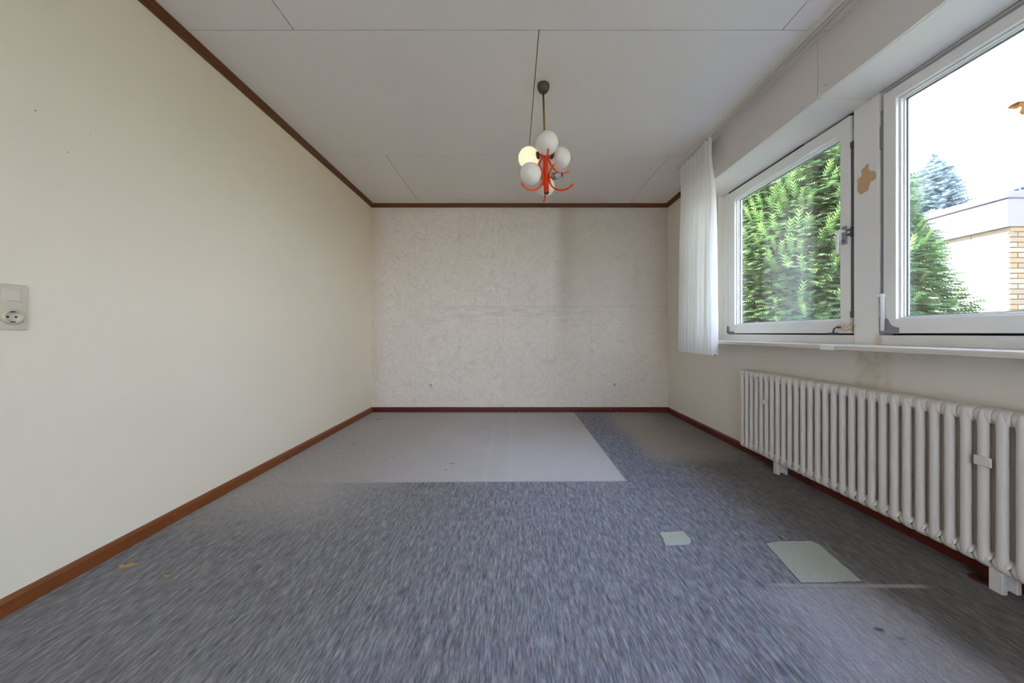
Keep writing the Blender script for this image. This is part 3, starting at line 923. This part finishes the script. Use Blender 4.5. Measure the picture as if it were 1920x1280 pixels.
# ------------------------------------------------------------------ pendant lamp
LX, LY = .186, 2.165
lamp = empty('pendant_lamp', (LX, LY, ZC), 'orange-red pendant lamp with white globes, one lit and one missing', 'lamp')
TILT = .033                                    # the stem hangs slightly askew
def lx(z):
    return LX + (ZC - .08 - z) * TILT
cn = MB().lathe([(.0, 0), (.032, 0), (.037, -.003), (.039, -.010), (.0385, -.019), (.036, -.030), (.030, -.041), (.021, -.050), (.010, -.054), (0, -.0545)], (LX, LY, ZC), (0, 0, 1), 32)
build(cn, 'canopy', M['canopy'], lamp)
build(MB().tube([(lx(ZC - .05), LY, ZC - .05), (lx(2.06), LY, 2.06)], .0062, 12), 'rod', M['brass'], lamp)
ST0, ST1 = 2.098, 1.823
sx_ = (lx(ST1) - lx(ST0))
stem = MB().tube([(lx(ST0), LY, ST0), (lx(ST0 - .002), LY, ST0 - .004), (lx(ST1), LY, ST1)], .0165, 24, radii=[.014, .0165, .0165])
build(stem, 'stem', M['red'], lamp)
build(MB().lathe([(0, -.006), (.012, -.006), (.0155, -.002), (.0155, .004), (0, .004)], (lx(ST1), LY, ST1 - .002), (0, 0, 1), 20), 'end_cap', M['canopy'], lamp)

GR = .0668
def sphere_prof(r, open_r, n=26):
    a0 = math.asin(open_r / r)
    return [(r * math.sin(a0 + (PI - a0) * k / n), -r * math.cos(a0 + (PI - a0) * k / n)) for k in range(n + 1)]
def branch(ang, z, kind):
    a = math.radians(ang)
    dv = Vector((math.cos(a), math.sin(a), 0))
    hub = Vector((lx(z), LY, z))
    RC = .1165
    c = hub + dv * RC
    # socket arm, collar and shade ring
    sk = MB()
    sk.tube([hub + dv * .010, hub + dv * .046], .0055, 10)
    build(sk, 'socket_arm', M['red'], lamp)
    sk = MB().lathe([(.0, .040), (.012, .040), (.021, .044), (.023, .050), (.023, .058), (.020, .060), (.016, .060), (0, .060)], hub, dv, 20)
    if kind == 'bare':
        for k in range(6):
            q = 2 * PI * k / 6
            s = Vector((0, 0, 1)); t = dv.cross(s)
            pr = hub + dv * .058 + (.019 * (math.cos(q) * s + math.sin(q) * t))
            sk.tube([pr, pr + dv * .012], .0035, 6)
    ho = build(sk, 'socket', M['chrome'] if kind == 'bare' else M['canopy'], lamp)
    if kind == 'bare':
        build(MB().lathe([(.0, .058), (.015, .058), (.0145, .074), (.012, .088), (.0115, .102), (.012, .104), (.012, .108), (0, .108)], hub, dv, 18), 'lampholder_sleeve', M['bulb'], ho)
        build(MB().lathe([(.0, .1045), (.0128, .1045), (.0128, .109), (0, .109)], hub, dv, 18), 'sleeve_rim', M['canopy'], ho)
    else:
        gl = MB().lathe(sphere_prof(GR, .017), c, dv, 36)
        build(gl, 'globe', M['lit'] if kind == 'lit' else M['opal'], lamp, label='glowing warm yellow globe' if kind == 'lit' else None)
    # decorative hook hugging the globe
    R = .0955
    pts = []
    for k in range(33):
        th = math.radians(128 + (314 - 128) * k / 32)
        pts.append(c + dv * (R * math.cos(th)) + Vector((0, 0, R * math.sin(th))))
    build(MB().tube(pts, .0052, 10), 'hook', M['red'], lamp)
ZU, ZL = 2.070, 1.913
branch(-90, ZU, 'globe'); branch(150, ZU, 'lit'); branch(30, ZU, 'globe')
branch(-150, ZL, 'globe'); branch(90, ZL, 'globe'); branch(-30, ZL, 'bare')

# ------------------------------------------------------------------ switches and sockets
def schuko(parent, c, nrm, s, r_out, well_parent_mat, k=1.0):
    """a recessed earthed socket facing nrm; s is the sideways direction"""
    c = Vector(c); n = Vector(nrm); s = Vector(s); up = Vector((0, 0, 1))
    f = MB().lathe([(r_out, 0), (r_out, .007), (r_out - .0025, .0095), (.0235, .0105), (.0205, .0100), (.0198, .008), (.0190, .001), (0, .001)], c, n, 36)
    face = build(f, 'socket_face', well_parent_mat, parent)
    for sg in (1, -1):
        build(MB().lathe([(0, .0022), (.0046 * k, .0022), (.0046 * k, 0)], c + s * (.0095 * sg), n, 10), 'pin_hole', M['hole'], face)
    for sg in (1, -1):
        q = c + up * (.0172 * sg) + n * .005
        h = MB()
        a = q - s * .005 * k - up * .0026 * k - n * .004
        b2 = q + s * .005 * k + up * .0026 * k + n * .005
        h.box(a, b2, bev=.0006)
        build(h, 'earth_clip', M['dark_steel'], face)
    return face

sp = empty('switch_socket_plate', (XL, 1.1745, .96), 'grey-white plate with light switch above socket on the left wall', 'switch')
build(MB().box((XL, 1.134, .957), (XL + .009, 1.215, 1.112), bev=.003), 'cover_plate', M['plate'], sp)
build(MB().box((XL + .008, 1.150, 1.050), (XL + .0115, 1.199, 1.097), bev=.0012), 'switch_frame', M['rocker'], sp)
rk = MB().prism([(XL + .011, 1.056), (XL + .0155, 1.056), (XL + .0125, 1.091), (XL + .011, 1.091)], 1.163, 1.192)
build(rk, 'rocker', M['rocker'], sp, bevel=.0008)
schuko(sp, (XL + .0085, 1.1745, 1.001), (1, 0, 0), (0, 1, 0), .026, M['plate'], .75)
for (sx0, lab, dz) in ((-.997, 'small round white socket low on the papered wall, left one', .322), (1.213, 'small round white socket low on the papered wall, right one', .328)):
    so = empty('wall_socket', (sx0, YB, dz), lab, 'socket', 'round sockets on the papered wall')
    build(MB().lathe([(.040, 0), (.040, .003), (.036, .0055), (0, .0055)], (sx0, YB, dz), (0, -1, 0), 32), 'rim', M['socket'], so)
    schuko(so, (sx0, YB - .005, dz), (0, -1, 0), (1, 0, 0), .030, M['socket'], 1.3)

# ------------------------------------------------------------------ patches and litter on the carpet
def floor_pt(px, py):
    Y = 650 * CAM_H / (py - 625)
    return ((px - 963) / 650 * Y, Y)
def patch(pts, lab):
    q = [floor_pt(*p) for p in pts]
    out = []
    for i, (a, c) in enumerate(q):
        a2, c2 = q[(i + 1) % len(q)]
        for k in range(6):
            t = k / 6
            j = 0 if k == 0 else .0022
            out.append((a + (a2 - a) * t + random.uniform(-j, j), c + (c2 - c) * t + random.uniform(-j, j)))
    cx = sum(p[0] for p in out) / len(out); cy = sum(p[1] for p in out) / len(out)
    big = [(cx + (a - cx) * 1.02 + .0008, cy + (c - cy) * 1.03 + .002) for a, c in out]  # slightly larger dark rim, shifted towards the far side
    build(MB().prism(big, 0, .0012, 'z'), 'outer_edge', M['outer'], fl, label='dark frayed edge around pale patch')
    build(MB().prism(out, 0, .0022, 'z'), 'bare_patch', M['patch'], fl, label=lab)
patch([(1237, 998), (1280, 996), (1296, 1012), (1294, 1021), (1249, 1023)], 'small pale green bare patch in the carpet')
patch([(1436, 1019), (1458, 1015), (1520, 1014), (1534, 1020), (1576, 1056), (1616, 1090), (1572, 1091), (1503, 1093)], 'large pale green bare patch in the carpet')

def scrap(px, py, L, W, ang, lab):
    X, Y = floor_pt(px, py)
    mb = MB()
    n = 7
    vs = []
    for i in range(n + 1):
        t = i / n
        w = W * math.sin(PI * min(.97, .08 + .9 * t)) * (1 + .25 * math.sin(i * 2.1))
        for sg, hh in ((-1, .0015), (0, .006 + .003 * math.sin(i * 1.7)), (1, .0012)):
            lx_, ly_ = (t - .5) * L, sg * w / 2
            vs.append((X + lx_ * math.cos(ang) - ly_ * math.sin(ang), Y + lx_ * math.sin(ang) + ly_ * math.cos(ang), .0005 + hh))
    fs = []
    for i in range(n):
        for k in range(2):
            a = i * 3 + k
            fs.append((a, a + 1, a + 4, a + 3))
    low = [(x, y, .0002) for x, y, z in vs]
    mb._add(vs, fs, 0)
    mb._add(low, [f[::-1] for f in fs], 0)
    o = build(mb, 'dry_leaf', M['leaf'], None, origin=(X, Y, 0), recalc=False)
    tag(o, lab, 'leaf', 'dry leaf scraps on the carpet')
scrap(241, 1060, .060, .022, .35, 'largest tan dry leaf scrap, nearest the left baseboard')
scrap(313, 1080, .022, .010, .25, 'small tan leaf crumb just right of the largest scrap')
scrap(474, 1011, .010, .009, .6, 'tiny tan leaf crumb farthest from the left baseboard')

# ------------------------------------------------------------------ outside
gz = -.20
terr = build(MB().box((WX1, -9, gz), (3.4, 9, gz + .03)), 'terrace', M['paving'], None)  # unseen paving, added for a neutral bounce of daylight
tag(terr, 'pale grey paved strip added under the windows to bounce daylight', 'paving', kind='structure')
tr2 = build(MB().box((-6, -9, gz), (WX1, YN - .2, gz + .03)), 'terrace', M['paving'], None)  # more added paving, same bounce on the door side
tag(tr2, 'pale grey paved terrace added beyond the fill-light door to bounce daylight', 'paving', kind='structure')
lawn = build(MB().box((-40, -40, gz - .1), (70, 60, gz)), 'lawn', M['grass'])
tag(lawn, 'green lawn outside the windows', 'lawn', kind='structure')

# neighbouring flat-roofed house
HX, HY = 7.97, 5.56
HX1, HY1 = 16.0, 17.0
ho = empty('neighbour_house', (HX, HY, gz), 'tan brick flat-roofed house across the garden, sunlit white painted on one side', 'house')
Z_B, Z_F0, Z_F1, Z_C = 2.56, 2.657, 3.095, 3.225
build(MB().box((HX, HY + .03, gz), (HX1, HY1, Z_F0)), 'wall', M['render'], ho)
build(MB().box((HX + .02, HY + .012, gz), (HX1, HY + .0301, Z_F0)), 'mortar_bed', M['mortar'], ho)
ro = build(MB().box((HX - .07, HY - .02, Z_F0), (HX1 + .03, HY1 + .03, Z_F1)), 'roof_fascia', M['fascia'], ho)
build(MB().box((HX - .072, HY - .022, Z_F1), (HX1, HY1, Z_F1 + .02)), 'roof_joint', M['fascia_line'], ho)
build(MB().box((HX - .09, HY - .03, Z_F1 + .02), (HX1 + .035, HY1 + .035, Z_C)), 'roof_coping', M['fascia'], ho, bevel=.006)
# stone course under the fascia along the garden side
L = .47
k = 0
y = HY
while y < HY + 8:
    build(MB().box((HX - .012, y + .006, Z_B), (HX + .05, y + L - .006, Z_F0 - .004)), 'course_stone', M['brick_c'], ho)
    y += L
    k += 1
# bricks of the end wall, one by one
BL, BH, JT = .24, .0713, .012
meshes = []
for i, mk in enumerate(('brick', 'brick_b', 'brick_c', 'brick', 'brick_c')):
    meshes.append(MB().box((0, 0, 0), (BL, .03, BH), bev=.004).mesh('brick', M[mk]))
half = [MB().box((0, 0, 0), ((BL - JT) / 2, .03, BH), bev=.004).mesh('brick', M[mk]) for mk in ('brick', 'brick_b', 'brick_c')]
rnd = random.Random(3)
row = 0
z = Z_F0 - .004 - BH
while z > gz - .02 and row < 36:
    x = HX
    if row % 2:
        o = bpy.data.objects.new('brick', rnd.choice(half)); COL.objects.link(o); o.parent = ho
        o.location = (x - HX, rnd.uniform(-.002, .002), z - gz)
        x += (BL - JT) / 2 + JT
    while x < HX + 1.5:
        o = bpy.data.objects.new('brick', rnd.choice(meshes)); COL.objects.link(o); o.parent = ho
        o.location = (x - HX, rnd.uniform(-.002, .002), z - gz)
        x += BL + JT
    z -= BH + JT
    row += 1
build(MB().box((HX + 1.5, HY + .004, gz), (HX1, HY + .031, Z_F0)), 'end_wall', M['brickwork'], ho)
# slatted roof vent near the corner
vc = (9.10, 5.95)
vb = MB().lathe([(.26, Z_C), (.26, Z_C + .15)], (*vc, 0), (0, 0, 1), 24)
vent = build(vb, 'roof_vent', M['vent'], ho)
vh = MB().lathe([(.42, Z_C + .215), (.43, Z_C + .228), (.34, Z_C + .252), (.16, Z_C + .272), (0, Z_C + .276)], (*vc, 0), (0, 0, 1), 36)
vh.lathe([(.42, Z_C + .215), (0, Z_C + .215)], (*vc, 0), (0, 0, 1), 36)
build(vh, 'vent_hood', M['vent'], vent)
vh = MB().lathe([(.26, Z_C + .155), (.43, Z_C + .150), (.43, Z_C + .168), (.26, Z_C + .172), (.26, Z_C + .155)], (*vc, 0), (0, 0, 1), 36)
build(vh, 'vent_collar', M['vent'], vent)
vl = MB()
for k in range(30):
    a = 2 * PI * k / 30
    vl.tube([(vc[0] + .405 * math.cos(a), vc[1] + .405 * math.sin(a), Z_C + .16), (vc[0] + .405 * math.cos(a), vc[1] + .405 * math.sin(a), Z_C + .22)], .012, 6)
vo = build(vl, 'vent_bars', M['vent'], vent)
vo['kind'] = 'stuff'

# foliage made of many small needle sprays in one mesh
def foliage_mesh(name, sprays, mat, needles=5):
    vs, fs, tone = [], [], []
    for (p, d, u, L, W, tn) in sprays:
        s = d.cross(u).normalized()
        base = len(vs)
        # stem
        vs += [p - s * W * .04, p + s * W * .04, p + d * L]
        fs.append((base, base + 1, base + 2))
        tone += [tn * .6, tn * .6, tn]
        for k in range(needles):
            t = .08 + .80 * k / (needles - 1)
            w = W * (.55 + .45 * math.sin(PI * (.2 + .75 * t)))
            q = p + d * (L * t)
            for sg in (1, -1):
                tip = q + s * (sg * w * .5) + d * (L * .26) + u * (-.05 * L)
                b2 = len(vs)
                vs += [q - d * (L * .08), q + d * (L * .10), tip]
                fs.append((b2, b2 + 1, b2 + 2))
                tt = tn * (.75 + .35 * t)
                tone += [tt * .75, tt * .75, min(1, tt * 1.15)]
    me = bpy.data.meshes.new(name)
    me.from_pydata([tuple(v) for v in vs], [], fs)
    at = me.attributes.new('tone', 'FLOAT', 'POINT')
    at.data.foreach_set('value', tone)
    me.materials.append(mat)
    me.update()
    return me

def yew_radius(z):
    """crown radius at height z above the lawn"""
    pts = [(gz, 1.40), (.3, 1.60), (1.2, 1.47), (1.9, 1.29), (2.45, 1.14), (2.9, 1.00), (3.5, .74), (4.1, .42), (4.7, .02)]
    for (z0, r0), (z1, r1) in zip(pts[:-1], pts[1:]):
        if z <= z1:
            return r0 + (r1 - r0) * (z - z0) / (z1 - z0)
    return 0
YX, YY = 4.12, 5.0
ye = empty('yew_tree', (YX, YY, gz), 'broad cone-shaped green yew growing close outside the windows', 'tree')
R = random.Random(11)
sprays = []
NS = 40000
while len(sprays) < NS:
    z = gz + 4.9 * R.random()
    r = yew_radius(z)
    if r <= .02 or R.random() > (r + .1) / 1.7:
        continue
    a = R.uniform(0, 2 * PI)
    o = Vector((math.cos(a), math.sin(a), 0))
    lump = mnoise.noise(Vector((o.x * r * 2.2, o.y * r * 2.2, z * 2.6))) * .16
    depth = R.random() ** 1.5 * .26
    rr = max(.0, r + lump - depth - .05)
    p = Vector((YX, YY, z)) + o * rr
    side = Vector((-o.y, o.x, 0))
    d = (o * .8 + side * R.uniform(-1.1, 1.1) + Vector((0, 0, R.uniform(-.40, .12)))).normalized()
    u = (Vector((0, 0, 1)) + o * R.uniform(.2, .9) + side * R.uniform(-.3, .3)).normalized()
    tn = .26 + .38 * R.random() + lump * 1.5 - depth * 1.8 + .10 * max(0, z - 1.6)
    L, W = R.uniform(.09, .16), R.uniform(.06, .095)
    if R.random() < (.012 if z < 1.7 else .07):               # young upright shoots
        d = (o * .5 + Vector((0, 0, 1)) + side * R.uniform(-.3, .3)).normalized()
        u = (o * -1 + Vector((0, 0, .4))).normalized()
        tn = .85 + .15 * R.random()
        L *= 1.35
    sprays.append((p, d, u, L, W, max(.02, min(1, tn))))
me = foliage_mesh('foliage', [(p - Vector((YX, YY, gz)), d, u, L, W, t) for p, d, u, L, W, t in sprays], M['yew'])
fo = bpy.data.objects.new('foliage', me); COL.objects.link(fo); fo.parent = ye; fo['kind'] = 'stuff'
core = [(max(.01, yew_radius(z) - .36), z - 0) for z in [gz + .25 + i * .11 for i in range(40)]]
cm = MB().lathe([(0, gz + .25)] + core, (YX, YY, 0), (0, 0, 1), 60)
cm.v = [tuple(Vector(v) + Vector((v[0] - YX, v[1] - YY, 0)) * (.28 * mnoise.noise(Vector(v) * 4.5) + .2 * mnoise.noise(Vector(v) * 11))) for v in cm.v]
build(cm, 'shade_core', M['core'], ye)  # dark filler core, blocks see-through and stands for shaded gaps
build(MB().tube([(YX, YY, gz), (YX + .02, YY, 1.4), (YX, YY + .02, 3.6)], .09, 10, radii=[.10, .08, .02]), 'trunk', M['bark'], ye)

# blue-grey spruce beyond the house, pale haze painted into its needles
SX, SY, SH = 22.15, 18.3, 10.6
spz = gz
sp_ = empty('spruce_tree', (SX, SY, gz), 'tall hazy blue-grey spruce rising behind the neighbouring roof', 'tree')
sprays = []
for i in range(320):
    z = 1.5 + (SH - 1.5) * (i / 320) ** .9
    f = 1 - z / SH
    Lb = max(.06, 3.55 * f ** .68 - .12)
    for k in range(9):
        a = R.uniform(0, 2 * PI)
        o = Vector((math.cos(a), math.sin(a), 0))
        side = Vector((-o.y, o.x, 0))
        Lk = Lb * R.uniform(.7, 1.08)
        n = 3 + int(Lk * 2.6)
        for j in range(n):
            t = .15 + .85 * (j + R.random()) / n
            p = o * (Lk * t) + Vector((0, 0, z - .22 * Lk * t + .10 * Lk * t * t)) + side * R.uniform(-.18, .18) * Lk * t
            d = (o + side * R.uniform(-.8, .8) + Vector((0, 0, R.uniform(-.2, .35)))).normalized()
            u = Vector((R.uniform(-.2, .2), R.uniform(-.2, .2), 1)).normalized()
            sprays.append((p, d, u, R.uniform(.28, .5) * min(1, .35 + Lb), R.uniform(.18, .3) * min(1, .35 + Lb), .2 + .7 * R.random() * (.5 + .5 * t)))
me = foliage_mesh('foliage', sprays, M['spruce'], 4)
fo = bpy.data.objects.new('foliage', me); COL.objects.link(fo); fo.parent = sp_; fo['kind'] = 'stuff'
build(MB().tube([(SX, SY, gz), (SX, SY, 6), (SX, SY, SH + gz - .1)], .2, 10, radii=[.24, .13, .02]), 'trunk', M['bark'], sp_)
